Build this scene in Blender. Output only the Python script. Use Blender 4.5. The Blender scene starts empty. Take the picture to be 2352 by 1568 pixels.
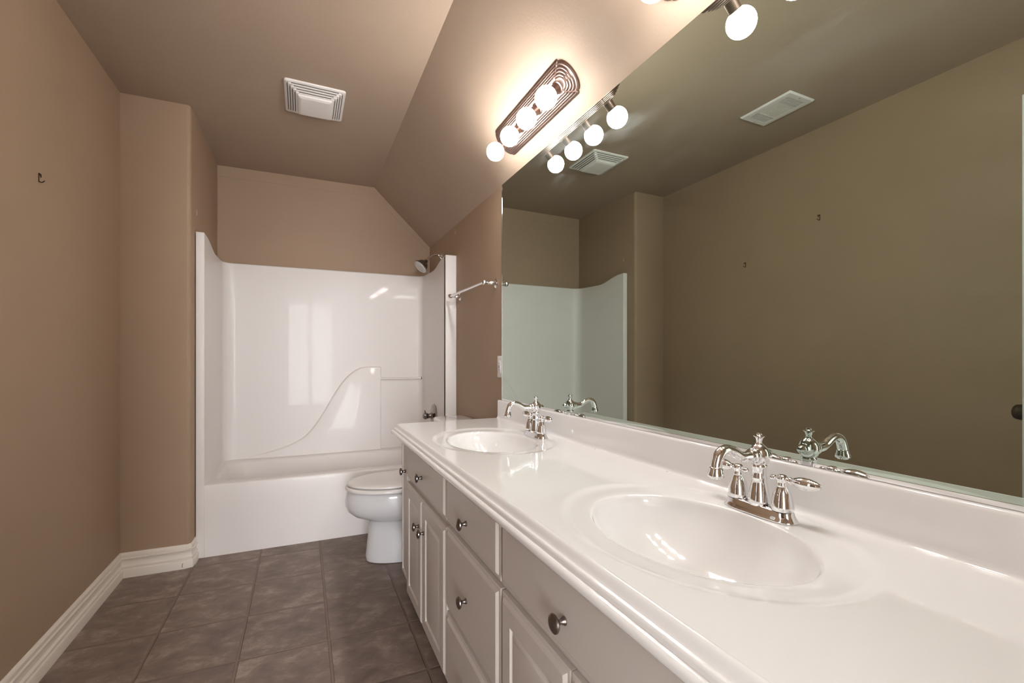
import bpy, bmesh, math, random
from mathutils import Vector, Matrix
PI = math.pi
sc = bpy.context.scene
C = sc.collection

# ------------------------------------------------------------------ camera
cam = bpy.data.cameras.new('camera'); co = bpy.data.objects.new('camera', cam); C.objects.link(co)
cam.sensor_width = 36; cam.lens = 1041.5 / 2352 * 36
cam.shift_y = 36.15 / 2352
cam.clip_start = 0.01
co.location = (0, 0, 1.1358); co.rotation_euler = (PI / 2, 0, -0.4324)
sc.camera = co
# ------------------------------------------------------------------ world, view, daylight
w = bpy.data.worlds.new('sky'); sc.world = w; w.use_nodes = True
w.node_tree.nodes['Background'].inputs[0].default_value = (0.75, 0.87, 1, 1)
w.node_tree.nodes['Background'].inputs[1].default_value = 2.0
sc.view_settings.view_transform = 'Standard'; sc.view_settings.look = 'None'
sc.view_settings.gamma = 1; sc.view_settings.use_curve_mapping = False
sc.view_settings.exposure = 1.87
BULB = 30.0                      # bulb surface emission
BULB_COL = (1.0, 0.97, 0.945)
def area(name, loc, rot, sx, sy, power, col):
    l = bpy.data.lights.new(name, 'AREA'); l.shape = 'RECTANGLE'; l.size = sx; l.size_y = sy
    l.energy = power; l.color = col
    o = bpy.data.objects.new(name, l); C.objects.link(o); o.location = loc; o.rotation_euler = rot
    return o
area('window_daylight', (-0.15, -3.06, 1.20), (PI / 2, 0, 0), 1.7, 2.1, 51, (1.0, 0.965, 0.95))

# ------------------------------------------------------------------ measures
xL, xR, yB, yT, yW, xc, H = -0.856, 0.9735, 3.769, 3.032, 2.930, -0.5505, 2.500
xS, zk = 0.523, 2.061            # crease of sloped ceiling, knee height
yBack = -0.60                    # wall behind the camera
ZC = 0.81                        # counter top
VY0, VY1 = 0.08, 2.252           # vanity ends
def sk(v):                       # the tub end of the room is slightly out of square
    return Vector((v[0], v[1] - 0.0217 * (v[0] - xR), v[2]))

# ------------------------------------------------------------------ materials
def newmat(name):
    m = bpy.data.materials.new(name); m.use_nodes = True
    return m, m.node_tree.nodes, m.node_tree.links, m.node_tree.nodes['Principled BSDF']
def simple(name, col, rough, metal=0.0, bump=None, spec=0.5, coat=0.0, vary=0.0):
    m, n, l, b = newmat(name)
    b.inputs['Base Color'].default_value = (*col, 1); b.inputs['Roughness'].default_value = rough
    b.inputs['Metallic'].default_value = metal; b.inputs['Specular IOR Level'].default_value = spec
    b.inputs['Coat Weight'].default_value = coat; b.inputs['Coat Roughness'].default_value = 0.04
    tc = n.new('ShaderNodeTexCoord')
    if bump:
        s, st, d = bump
        t = n.new('ShaderNodeTexNoise'); t.inputs['Scale'].default_value = s; t.inputs['Detail'].default_value = 3
        l.new(tc.outputs['Object'], t.inputs['Vector'])
        bp = n.new('ShaderNodeBump'); bp.inputs['Strength'].default_value = st; bp.inputs['Distance'].default_value = d
        l.new(t.outputs['Fac'], bp.inputs['Height']); l.new(bp.outputs['Normal'], b.inputs['Normal'])
    if vary:
        t = n.new('ShaderNodeTexNoise'); t.inputs['Scale'].default_value = 2.2; t.inputs['Detail'].default_value = 4
        l.new(tc.outputs['Object'], t.inputs['Vector'])
        r = n.new('ShaderNodeValToRGB'); e = r.color_ramp.elements
        e[0].position = 0.3; e[1].position = 0.7
        e[0].color = (*[c * (1 - vary) for c in col], 1); e[1].color = (*[min(1, c * (1 + vary)) for c in col], 1)
        l.new(t.outputs['Fac'], r.inputs[0]); l.new(r.outputs[0], b.inputs['Base Color'])
    return m
PAINT = simple('taupe_wall_paint', (0.385, 0.268, 0.180), 0.62, bump=(160, 0.25, 0.0015), vary=0.03)
CEILP = simple('taupe_ceiling_paint', (0.405, 0.305, 0.228), 0.7, bump=(110, 0.35, 0.002), vary=0.03)
TRIM = simple('cream_trim_paint', (0.84, 0.77, 0.69), 0.4)
DOORP = simple('white_door_paint', (0.72, 0.72, 0.70), 0.35)
CAB = simple('cream_cabinet_paint', (0.64, 0.585, 0.54), 0.38, bump=(300, 0.05, 0.0005))
TUB = simple('white_gelcoat', (0.84, 0.80, 0.775), 0.38, coat=0.11, spec=0.35, bump=(5, 0.05, 0.003))
MARB = simple('cultured_marble', (0.88, 0.872, 0.868), 0.10, coat=0.5)
CERA = simple('white_vitreous_china', (0.76, 0.76, 0.77), 0.08, coat=0.5)
SEATP = simple('white_seat_plastic', (0.80, 0.77, 0.74), 0.2)
PLAST = simple('white_plastic', (0.80, 0.76, 0.73), 0.35)
CHROME = simple('chrome', (0.86, 0.86, 0.87), 0.05, metal=1)
NICKEL = simple('brushed_nickel', (0.27, 0.24, 0.225), 0.27, metal=1)
DULL = simple('dark_worn_chrome', (0.30, 0.27, 0.25), 0.16, metal=1)
PEWTER = simple('antique_silver_lamp_metal', (0.33, 0.235, 0.20), 0.36, metal=1)
DARK = simple('dark_gap', (0.02, 0.018, 0.015), 0.8)
RUBBER = simple('grey_nozzle_plastic', (0.55, 0.52, 0.50), 0.4)
BRONZE = simple('dark_bronze_metal', (0.06, 0.035, 0.02), 0.5, metal=0.6)
CARPET = simple('beige_hall_floor', (0.45, 0.42, 0.38), 0.9)
HALLW = simple('pale_hall_paint', (0.60, 0.58, 0.55), 0.7)
SLOT = simple('shadowed_slot', (0.10, 0.09, 0.08), 0.7)
PATCHM = simple('bare_plaster_chip', (0.60, 0.52, 0.45), 0.8)

def mat_mirror():
    m, n, l, b = newmat('silvered_mirror_glass')
    b.inputs['Metallic'].default_value = 1; b.inputs['Base Color'].default_value = (0.52, 0.60, 0.535, 1)
    tc = n.new('ShaderNodeTexCoord'); t = n.new('ShaderNodeTexNoise')
    mp = n.new('ShaderNodeMapping'); mp.inputs['Scale'].default_value = (1, 1.2, 5); mp.inputs['Rotation'].default_value = (0.5, 0, 0)
    t.inputs['Scale'].default_value = 1.6; t.inputs['Detail'].default_value = 5
    l.new(tc.outputs['Object'], mp.inputs[0]); l.new(mp.outputs[0], t.inputs['Vector'])
    # wiped smears: a faint film that scatters a little light
    r = n.new('ShaderNodeValToRGB'); e = r.color_ramp.elements
    e[0].position = 0.50; e[0].color = (0, 0, 0, 1); e[1].position = 0.80; e[1].color = (0.055, 0.055, 0.055, 1)
    l.new(t.outputs['Fac'], r.inputs[0])
    b.inputs['Roughness'].default_value = 0.0
    d = n.new('ShaderNodeBsdfGlossy'); d.inputs['Roughness'].default_value = 0.32; d.inputs['Color'].default_value = (0.8, 0.9, 0.88, 1)
    mx = n.new('ShaderNodeMixShader'); l.new(r.outputs[0], mx.inputs[0]); l.new(b.outputs[0], mx.inputs[1]); l.new(d.outputs[0], mx.inputs[2])
    l.new(mx.outputs[0], n['Material Output'].inputs[0])
    return m
MIRROR = mat_mirror()

def mat_bulb():
    m, n, l, b = newmat('lit_bulb_glass')
    em = n.new('ShaderNodeEmission'); em.inputs[0].default_value = (*BULB_COL, 1); em.inputs[1].default_value = BULB
    # the globe glows less on its neck side, where the socket and base shade it
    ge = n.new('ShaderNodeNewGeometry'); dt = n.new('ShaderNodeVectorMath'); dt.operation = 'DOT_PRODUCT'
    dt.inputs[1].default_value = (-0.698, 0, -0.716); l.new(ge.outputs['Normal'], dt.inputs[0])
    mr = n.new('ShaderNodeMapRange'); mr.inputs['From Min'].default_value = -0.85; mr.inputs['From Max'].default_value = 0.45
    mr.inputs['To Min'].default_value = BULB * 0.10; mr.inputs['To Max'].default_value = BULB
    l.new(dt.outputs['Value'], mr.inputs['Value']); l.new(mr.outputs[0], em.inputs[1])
    l.new(em.outputs[0], n['Material Output'].inputs[0])
    return m
BULBM = mat_bulb()

def mat_floor():
    m, n, l, b = newmat('brown_slate_look_tile')
    def N(t, **k):
        o = n.new(t)
        for a, v in k.items(): setattr(o, a, v)
        return o
    def mth(op, a, bb=None, c=None):
        o = N('ShaderNodeMath', operation=op)
        for i, v in enumerate((a, bb, c)):
            if v is None: continue
            if isinstance(v, (int, float)): o.inputs[i].default_value = v
            else: l.new(v, o.inputs[i])
        return o.outputs[0]
    tc = N('ShaderNodeTexCoord'); sep = N('ShaderNodeSeparateXYZ'); l.new(tc.outputs['Object'], sep.inputs[0])
    X, Y = sep.outputs[0], sep.outputs[1]
    px, py = 0.3187, 0.3225
    tx = mth('DIVIDE', mth('ADD', X, 0.541 + 10 * px), px)
    ty = mth('DIVIDE', mth('ADD', mth('ADD', Y, mth('MULTIPLY', X, 0.03)), 10 * py - 2.931), py)
    fx, fy = mth('FRACT', tx), mth('FRACT', ty); ix, iy = mth('FLOOR', tx), mth('FLOOR', ty)
    ex = mth('MINIMUM', fx, mth('SUBTRACT', 1, fx)); ey = mth('MINIMUM', fy, mth('SUBTRACT', 1, fy))
    ed = mth('MINIMUM', ex, ey)
    nz = N('ShaderNodeTexNoise'); nz.inputs['Scale'].default_value = 55; l.new(tc.outputs['Object'], nz.inputs['Vector'])
    edn = mth('ADD', ed, mth('MULTIPLY', mth('SUBTRACT', nz.outputs['Fac'], 0.5), 0.008))
    gr = N('ShaderNodeValToRGB'); e = gr.color_ramp.elements
    e[0].position = 0.013; e[0].color = (1, 1, 1, 1); e[1].position = 0.020; e[1].color = (0, 0, 0, 1)
    l.new(edn, gr.inputs[0])
    cmb = N('ShaderNodeCombineXYZ'); l.new(ix, cmb.inputs[0]); l.new(iy, cmb.inputs[1])
    wn = N('ShaderNodeTexWhiteNoise'); l.new(cmb.outputs[0], wn.inputs['Vector'])
    off = N('ShaderNodeVectorMath', operation='SCALE'); l.new(wn.outputs['Color'], off.inputs[0]); off.inputs['Scale'].default_value = 9
    add = N('ShaderNodeVectorMath', operation='ADD'); l.new(tc.outputs['Object'], add.inputs[0]); l.new(off.outputs[0], add.inputs[1])
    mp = N('ShaderNodeMapping'); mp.inputs['Scale'].default_value = (1, 1.35, 1); mp.inputs['Rotation'].default_value = (0, 0, 0.5)
    l.new(add.outputs[0], mp.inputs[0])
    n1 = N('ShaderNodeTexNoise'); n1.inputs['Scale'].default_value = 9; n1.inputs['Detail'].default_value = 9; n1.inputs['Roughness'].default_value = 0.68
    n1.inputs['Distortion'].default_value = 0.25
    l.new(mp.outputs[0], n1.inputs['Vector'])
    r1 = N('ShaderNodeValToRGB'); e = r1.color_ramp.elements
    e[0].position = 0.30; e[0].color = (0.150, 0.112, 0.094, 1); e[1].position = 0.72; e[1].color = (0.42, 0.335, 0.285, 1)
    x = r1.color_ramp.elements.new(0.52); x.color = (0.235, 0.177, 0.148, 1)
    l.new(n1.outputs['Fac'], r1.inputs[0])
    hv = N('ShaderNodeHueSaturation'); l.new(r1.outputs[0], hv.inputs['Color'])
    l.new(mth('ADD', mth('MULTIPLY', wn.outputs['Value'], 0.16), 0.92), hv.inputs['Value'])
    mx = N('ShaderNodeMix', data_type='RGBA'); l.new(gr.outputs[0], mx.inputs[0]); l.new(hv.outputs[0], mx.inputs[6])
    mx.inputs[7].default_value = (0.21, 0.148, 0.120, 1)
    l.new(mx.outputs[2], b.inputs['Base Color'])
    b.inputs['Roughness'].default_value = 0.5
    bp = N('ShaderNodeBump'); bp.inputs['Strength'].default_value = 0.7; bp.inputs['Distance'].default_value = 0.005
    hh = mth('ADD', mth('MULTIPLY', gr.outputs[0], -1.0), mth('MULTIPLY', n1.outputs['Fac'], 0.7))
    l.new(hh, bp.inputs['Height']); l.new(bp.outputs[0], b.inputs['Normal'])
    return m
FLOORM = mat_floor()

# ------------------------------------------------------------------ mesh helpers (world coordinates)
def smooth(bm, ang=0.6):
    for f in bm.faces: f.smooth = True
    for e in bm.edges:
        if len(e.link_faces) == 2 and e.calc_face_angle(0) > ang: e.smooth = False
def root_loc(p):
    while p.parent: p = p.parent
    return p.location
def obj(name, bm, m, parent=None, sm=True, ang=0.6, xf=None, label=None):
    if xf:
        for v in bm.verts: v.co = xf(v.co)
    bmesh.ops.recalc_face_normals(bm, faces=bm.faces[:])
    if sm: smooth(bm, ang)
    me = bpy.data.meshes.new(name)
    if parent is not None: bmesh.ops.translate(bm, verts=bm.verts[:], vec=-Vector(root_loc(parent)))
    bm.to_mesh(me); bm.free()
    for x in (m if isinstance(m, (list, tuple)) else [m]): me.materials.append(x)
    o = bpy.data.objects.new(name, me); C.objects.link(o)
    if parent is not None: o.parent = parent
    if label: o['label'] = label
    return o
def thing(name, label, cat, loc=(0, 0, 0), group=None):
    o = bpy.data.objects.new(name, None); C.objects.link(o); o.empty_display_size = 0.05
    o.location = loc; o['label'] = label; o['category'] = cat
    if group: o['group'] = group
    return o
def tag(o, label, cat, group=None):
    o['label'] = label; o['category'] = cat
    if group: o['group'] = group
    return o
def struct(name, bm, m, sm=False, xf=None, ang=0.6):
    o = obj(name, bm, m, None, sm, ang=ang, xf=xf); o['kind'] = 'structure'; return o
def BM(): return bmesh.new()
def box(bm, a, b, bev=0.0, seg=2):
    x0, x1 = sorted((a[0], b[0])); y0, y1 = sorted((a[1], b[1])); z0, z1 = sorted((a[2], b[2]))
    vs = [bm.verts.new((x, y, z)) for x in (x0, x1) for y in (y0, y1) for z in (z0, z1)]
    fs = [bm.faces.new([vs[i] for i in q]) for q in ((0, 1, 3, 2), (4, 6, 7, 5), (0, 4, 5, 1), (2, 3, 7, 6), (0, 2, 6, 4), (1, 5, 7, 3))]
    if bev:
        es = set(e for f in fs for e in f.edges)
        bmesh.ops.bevel(bm, geom=list(es), offset=bev, segments=seg, profile=0.5, affect='EDGES')
    return bm
def rings(bm, rs, cap0=True, cap1=True, closed=True):
    """loft a list of equal-length closed vertex rings"""
    V = [[bm.verts.new(p) for p in r] for r in rs]
    n = len(V[0])
    for a, b in zip(V, V[1:]):
        for i in range(n if closed else n - 1):
            j = (i + 1) % n
            bm.faces.new((a[i], a[j], b[j], b[i]))
    if cap0: bm.faces.new(V[0][::-1])
    if cap1: bm.faces.new(V[-1])
    return V
def frame(ax):
    ax = Vector(ax).normalized(); t = Vector((0, 0, 1)) if abs(ax.z) < 0.9 else Vector((1, 0, 0))
    u = ax.cross(t).normalized(); v = ax.cross(u).normalized()
    return ax, u, v
def lathe(bm, prof, origin, axis=(0, 0, 1), n=32, sc_=(1, 1)):
    """prof: (radius, distance along axis)"""
    ax, u, v = frame(axis); o = Vector(origin)
    rs = []
    for r, h in prof:
        r = max(r, 1e-5)
        rs.append([o + ax * h + u * (math.cos(2 * PI * i / n) * r * sc_[0]) + v * (math.sin(2 * PI * i / n) * r * sc_[1]) for i in range(n)])
    rings(bm, rs)
    return bm
def catmull(pts, k=8):
    P = [Vector(p) for p in pts]; out = []
    for i in range(len(P) - 1):
        p0 = P[max(i - 1, 0)]; p1 = P[i]; p2 = P[i + 1]; p3 = P[min(i + 2, len(P) - 1)]
        for j in range(k):
            t = j / k
            out.append(0.5 * ((2 * p1) + (p2 - p0) * t + (2 * p0 - 5 * p1 + 4 * p2 - p3) * t * t + (3 * p1 - p0 - 3 * p2 + p3) * t ** 3))
    out.append(P[-1]); return out
def tube(bm, pts, rad, n=16, k=8, spline=True):
    """rad: number or list per control point"""
    if isinstance(rad, (int, float)): rad = [rad] * len(pts)
    if spline:
        q = catmull([(*p, ) for p in pts], k)
        R = [v.x for v in catmull([(r, 0, 0) for r in rad], k)]
    else: q = [Vector(p) for p in pts]; R = rad
    up = None; rs = []
    for i, p in enumerate(q):
        d = (q[min(i + 1, len(q) - 1)] - q[max(i - 1, 0)]).normalized()
        if up is None: up = frame(d)[1]
        up = (up - d * up.dot(d)).normalized(); sd = d.cross(up)
        rs.append([p + up * (math.cos(2 * PI * j / n) * R[i]) + sd * (math.sin(2 * PI * j / n) * R[i]) for j in range(n)])
    rings(bm, rs); return bm
def extrude_y(bm, prof, y0, y1):
    rings(bm, [[(x, y0, z) for x, z in prof], [(x, y1, z) for x, z in prof]]); return bm
def ball(bm, c, r, n=24, m=14, s=(1, 1, 1)):
    lathe(bm, [(r * math.sin(PI * i / m), -r * math.cos(PI * i / m)) for i in range(m + 1)], (0, 0, 0), n=n)
    vs = list(bm.verts)[-n * (m + 1):]
    for v in vs: v.co = Vector((v.co.x * s[0] + c[0], v.co.y * s[1] + c[1], v.co.z * s[2] + c[2]))
    return bm

# ------------------------------------------------------------------ room shell
T = 0.1
bm = BM(); box(bm, (xL - 0.7, yBack - 0.06, -0.05), (xR + T, yB + 0.2, 0)); struct('floor', bm, FLOORM)
# ceiling: flat part and the slope down to the mirror wall, one piece of drywall
bm = BM()
extrude_y(bm, [(xL - T, H), (xS, H), (xR, zk), (xR + T, zk), (xR + T, H + 0.15), (xL - T, H + 0.15)], yBack, yB + 0.2)
struct('ceiling', bm, CEILP)
bm = BM(); box(bm, (xR, yBack, 0), (xR + T, yB + 0.2, zk)); struct('wall_right', bm, PAINT)
# left wall with a closet doorway out of view
bm = BM()
box(bm, (xL - T, 0.47, 0), (xL, yW + 0.05, H)); box(bm, (xL - T, yBack, 0), (xL, -0.13, H)); box(bm, (xL - T, -0.13, 2.06), (xL, 0.47, H))
struct('wall_left', bm, PAINT)
bm = BM()   # closet recess behind the doorway
box(bm, (xL - 0.62, -0.23, 0), (xL - T, -0.13, H)); box(bm, (xL - 0.62, 0.47, 0), (xL - T, 0.57, H)); box(bm, (xL - 0.72, -0.23, 0), (xL - 0.62, 0.57, H))
box(bm, (xL - 0.62, -0.13, 2.3), (xL - T, 0.47, 2.4))
struct('wall_closet', bm, PAINT)
# chase beside the tub, with a bullnose corner
bm = BM(); box(bm, (xL - T, yW, 0), (xc, yB, H))
for e in [e for e in bm.edges if abs(e.verts[0].co.x - xc) < 1e-4 and abs(e.verts[1].co.x - xc) < 1e-4 and abs(e.verts[0].co.y - yW) < 1e-4 and abs(e.verts[1].co.y - yW) < 1e-4]:
    bmesh.ops.bevel(bm, geom=[e], offset=0.022, segments=6, profile=0.5, affect='EDGES')
struct('wall_chase', bm, PAINT, sm=True, xf=sk)
bm = BM(); box(bm, (xL - T, yB, 0), (xR + T, yB + 0.1, H)); struct('wall_back', bm, PAINT, xf=sk)
# drywall tape band under the ceiling of the tub alcove
bm = BM()
L_ = math.hypot(xR - xS, H - zk); ux, uz = (xR - xS) / L_, (zk - H) / L_; bw = 0.075
box(bm, (xc, yB - 0.003, H - bw), (xS - 0.03, yB, H))
box(bm, (xS - 0.03, yB - 0.005, H - 0.03), (xS + 0.028, yB, H - 0.028 + 0.028))
q = [(xS + 0.0, H - 0.001), (xR, zk), (xR, zk - 0.04), (xS - 0.02, H - 0.045)]
rings(bm, [[(x, yB - 0.003, z) for x, z in q], [(x, yB, z) for x, z in q]])
struct('trim_1', bm, PAINT, xf=sk)
# front wall (behind the camera) with doorway, and the hall beyond it
bm = BM()
box(bm, (xL - T, yBack - T, 0), (-0.58, yBack, H)); box(bm, (0.25, yBack - T, 0), (xR + T, yBack, H)); box(bm, (-0.58, yBack - T, 2.05), (0.25, yBack, H))
struct('wall_front', bm, PAINT)
bm = BM()
for a, b in (((-0.66, 0), (-0.58, 2.05)), ((0.25, 0), (0.33, 2.05))): box(bm, (a[0], yBack, a[1]), (b[0], yBack + 0.018, b[1]), 0.004)
box(bm, (-0.66, yBack, 2.05), (0.33, yBack + 0.018, 2.13), 0.004); struct('trim_2', bm, TRIM)
bm = BM(); box(bm, (-1.7, -3.0, -0.05), (1.7, yBack - 0.06, 0)); struct('floor_hall', bm, CARPET)
bm = BM(); box(bm, (-1.8, -3.0, H), (1.8, yBack - T, H + 0.1)); struct('ceiling_hall', bm, HALLW)
bm = BM()
box(bm, (-1.8, -3.0, 0), (-1.7, yBack - T, H)); box(bm, (1.7, -3.0, 0), (1.8, yBack - T, H))
box(bm, (-1.8, -3.1, 0), (-1.0, -3.0, H)); box(bm, (0.7, -3.1, 0), (1.8, -3.0, H))
box(bm, (-1.0, -3.1, 0), (0.7, -3.0, 0.15)); box(bm, (-1.0, -3.1, 2.25), (0.7, -3.0, H))
box(bm, (-1.8, yBack - T - 0.02, 0), (-0.66, yBack - T, H)); box(bm, (0.33, yBack - T - 0.02, 0), (1.8, yBack - T, H))
struct('wall_hall', bm, HALLW)
bm = BM()
for a, b in (((-1.08, 0.07), (-1.0, 2.33)), ((0.7, 0.07), (0.78, 2.33)), ((-1.08, 2.25), (0.78, 2.33)), ((-1.08, 0.07), (0.78, 0.15)), ((-0.19, 0.15), (-0.11, 2.25))):
    box(bm, (a[0], -3.0, a[1]), (b[0], -2.98, b[1]), 0.003)
struct('window_1', bm, TRIM)

# baseboards: 13 cm colonial profile (distance from wall, height)
BB = [(0, 0), (0.0185, 0), (0.0190, 0.036), (0.0175, 0.041), (0.0120, 0.0435), (0.0118, 0.050), (0.0150, 0.053), (0.0148, 0.058), (0.0120, 0.0605), (0.0085, 0.066), (0.0068, 0.076), (0.0078, 0.086), (0.0105, 0.092),
      (0.0145, 0.0945), (0.0145, 0.0985), (0.0085, 0.1005), (0.0100, 0.106), (0.0095, 0.116), (0.0060, 0.123), (0.002, 0.126), (0, 0.126)]
bm = BM()
yw = yW - 0.0217 * (xL - xR)
rings(bm, [[(xL + d, y_, z) for d, z in BB] if y_ < 2.5 else [(xL + d, y_ - d, z) for d, z in BB] for y_ in (0.55, yw)])
struct('baseboard_left', bm, TRIM, sm=True, ang=0.35)
bm = BM()
path = [(xL, yW, 1, -1), (xc - 0.030, yW, 0.15, -1), (xc - 0.004, yW + 0.008, 0.75, -0.75), (xc, yW + 0.034, 1, -0.25), (xc, yT + 0.015, 1, 0)]
rs = []
for i, (x, y, nx, ny) in enumerate(path):
    rs.append([(x + d * nx, y + d * ny, z) for d, z in BB])
rings(bm, rs)
struct('baseboard_chase', bm, TRIM, sm=True, xf=sk, ang=0.35)
bm = BM()   # split at the mitred corner
tube(bm, [(xc - 0.036, yW - 0.0187, 0.010), (xc - 0.034, yW - 0.0190, 0.030), (xc - 0.026, yW - 0.0170, 0.034), (xc - 0.006, yW - 0.009, 0.0385), (xc + 0.008, yW + 0.002, 0.040)], 0.0012, n=6, spline=False)
o = struct('trim_3', bm, DARK, xf=sk)
bm = BM(); rings(bm, [[(xR - d, y, z) for d, z in BB] for y in (VY1, yT)]); struct('baseboard_right', bm, TRIM, sm=True, ang=0.35)

# chips of bare plaster on the alcove walls
bm = BM(); lathe(bm, [(0.011, 0), (0.010, 0.0012), (0.0, 0.0014)], (xc, 3.115, 1.965), (1, 0, 0), n=10, sc_=(0.35, 1.6)); struct('trim_4', bm, PATCHM)
bm = BM(); lathe(bm, [(0.012, 0), (0.010, 0.0012), (0.0, 0.0014)], (xR, 3.06, 2.01), (-1, 0, 0), n=10, sc_=(0.35, 1.2)); struct('trim_5', bm, PATCHM)

# ------------------------------------------------------------------ door standing open on the closet doorway
hinge = Vector((xL + 0.005, 0.465, 0)); edge = Vector((-0.317, 0.683, 0)); dd = (edge - hinge).normalized(); dn = Vector((-dd.y, dd.x, 0)); dl = (edge - hinge).length
def dxf(v): return hinge + dd * v[0] + dn * v[1] + Vector((0, 0, v[2]))
bm = BM(); box(bm, (0, -0.035, 0.012), (dl, 0, 2.04), 0.002)
for z0, z1 in ((0.25, 0.85), (1.0, 1.85)):
    for s, y in ((1, 0), (-1, -0.035)):
        for a, b in (((0.09, z0), (0.10, z1)), ((dl - 0.10, z0), (dl - 0.09, z1)), ((0.09, z0), (dl - 0.09, z0 + 0.01)), ((0.09, z1 - 0.01), (dl - 0.09, z1))):
            box(bm, (a[0], y, a[1]), (b[0], y + s * 0.004, b[1]))
dleaf = obj('door_1', bm, DOORP, None, False, xf=dxf); dleaf['kind'] = 'structure'
bm = BM()
for s, y in ((1, 0.0), (-1, -0.035)):
    k0 = dxf((dl - 0.06, y, 0.94))
    lathe(bm, [(0.03, 0), (0.03, 0.006), (0.012, 0.012), (0.011, 0.03), (0.02, 0.036), (0.028, 0.048), (0.027, 0.06), (0.017, 0.068), (0, 0.07)], k0, dn * s, n=24)
obj('door_knob', bm, BRONZE, dleaf)
bm = BM()
for y0, y1 in ((-0.19, -0.13), (0.47, 0.53)): box(bm, (xL, y0, 0), (xL + 0.012, y1, 2.06), 0.003)
box(bm, (xL, -0.19, 2.06), (xL + 0.012, 0.53, 2.12), 0.003); struct('trim_6', bm, TRIM)

# ------------------------------------------------------------------ one-piece tub and shower surround
tub = thing('bathtub_surround', 'white one-piece moulded bathtub with tall glossy shower walls in the alcove', 'bathtub', (0.21, 3.4, 0))
xi0, xi1 = -0.505, 0.893         # inner faces of the side walls
yi = 3.712                       # inner face of the back wall
ZT = 1.843; zr = 0.410
def top_z(y):                    # S-curved top edge of the side walls
    t = (y - yT) / (yi - yT)
    if t < 0.06: return ZT
    if t < 0.5:
        s = (t - 0.06) / 0.44; s = s * s * (3 - 2 * s); return ZT - 0.052 * s
    s = min(1, (t - 0.5) / 0.5); return ZT - 0.052 + 0.012 * s
# inner path from left front to right front with coved corners
path = []
rc = 0.075
for i in range(15): path.append((xi0 + 0.004 * math.sin(PI * i / 14), yT + (yi - rc - yT) * i / 14))
for i in range(1, 9):
    a = PI - (PI / 2) * i / 8; path.append((xi0 + rc + rc * math.cos(a), yi - rc + rc * math.sin(a)))
for i in range(1, 12): path.append((xi0 + rc + (xi1 - xi0 - 2 * rc) * i / 12, yi))
rr = 0.045
for i in range(0, 9):
    a = PI / 2 - (PI / 2) * i / 8; path.append((xi1 - rr + rr * math.cos(a), yi - rr + rr * math.sin(a)))
for i in range(13, -1, -1): path.append((xi1, yT + (yi - rr - yT) * i / 14))
bm = BM()
rows = []
for (x, y) in path:
    zt_ = top_z(y)
    nearl = x < 0
    fx_ = xc + 0.003 if y < yi - rc and nearl else (xR - 0.001 if y < yi - rr and not nearl else None)
    ox = fx_ if fx_ is not None else max(xc + 0.003, min(xR - 0.001, x + (x - 0.2) * 0.06))
    oy = y if fx_ is not None else yB - 0.004
    if fx_ is None and (x < xi0 + 0.03): ox = xc + 0.003
    if fx_ is None and (x > xi1 - 0.02): ox = xR - 0.001
    r = 0.010
    ix = Vector((x, y, 0)); dv = Vector((ox - x, oy - y, 0)); dvn = dv.normalized() if dv.length > 1e-6 else Vector((0, 1, 0))
    col = [Vector((x, y, zr - 0.16))]
    for z in (zr, 0.8, 1.2, 1.6): col.append(Vector((x, y, z)))
    for j in range(5):
        a = (PI / 2) * j / 4
        col.append(Vector((x, y, zt_ - r)) + dvn * (r - r * math.cos(a)) + Vector((0, 0, r * math.sin(a))))
    col.append(Vector((ox, oy, zt_)))
    col.append(Vector((ox, oy, zr - 0.16)))
    rows.append(col)
V = [[bm.verts.new(p) for p in c] for c in rows]
for a, b in zip(V, V[1:]):
    for j in range(len(a) - 1): bm.faces.new((a[j], a[j + 1], b[j + 1], b[j]))
bm.faces.new(V[0][::-1]); bm.faces.new(V[-1])
obj('surround_wall', bm, TUB, tub, xf=sk, ang=0.9)
# front flanges
for nm, xa, xb in (('flange', xc + 0.003, xi0), ('flange', xi1, xR - 0.001)):
    bm = BM(); box(bm, (xa, yT - 0.006, 0 if xa < 0 else zr - 0.1), (xb, yT + 0.03, ZT - 0.0005), 0.006, 3); obj(nm, bm, TUB, tub, xf=sk)
# tub: apron, rim, basin
bm = BM()
def rrect(x0, x1, y0, y1, r, z, n=8):
    out = []
    for cx, cy, a0 in ((x1 - r, y1 - r, 0), (x0 + r, y1 - r, PI / 2), (x0 + r, y0 + r, PI), (x1 - r, y0 + r, 1.5 * PI)):
        for i in range(n + 1):
            a = a0 + (PI / 2) * i / n; out.append((cx + r * math.cos(a), cy + r * math.sin(a), z))
    return out
X0, X1, Y1 = xc + 0.006, xR - 0.004, yB - 0.006
rl = [rrect(X0, X1, yT + 0.002, Y1, 0.004, 0.0), rrect(X0, X1, yT, Y1, 0.004, zr - 0.10), rrect(X0, X1, yT - 0.004, Y1, 0.006, zr - 0.012),
      rrect(X0 + 0.001, X1 - 0.001, yT - 0.002, Y1, 0.008, zr - 0.004), rrect(X0 + 0.006, X1 - 0.006, yT + 0.004, Y1 - 0.006, 0.01, zr)]
bi = [(xi0 + 0.03, xi1 - 0.05, yT + 0.075, yi - 0.065)]
a = bi[0]
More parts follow.
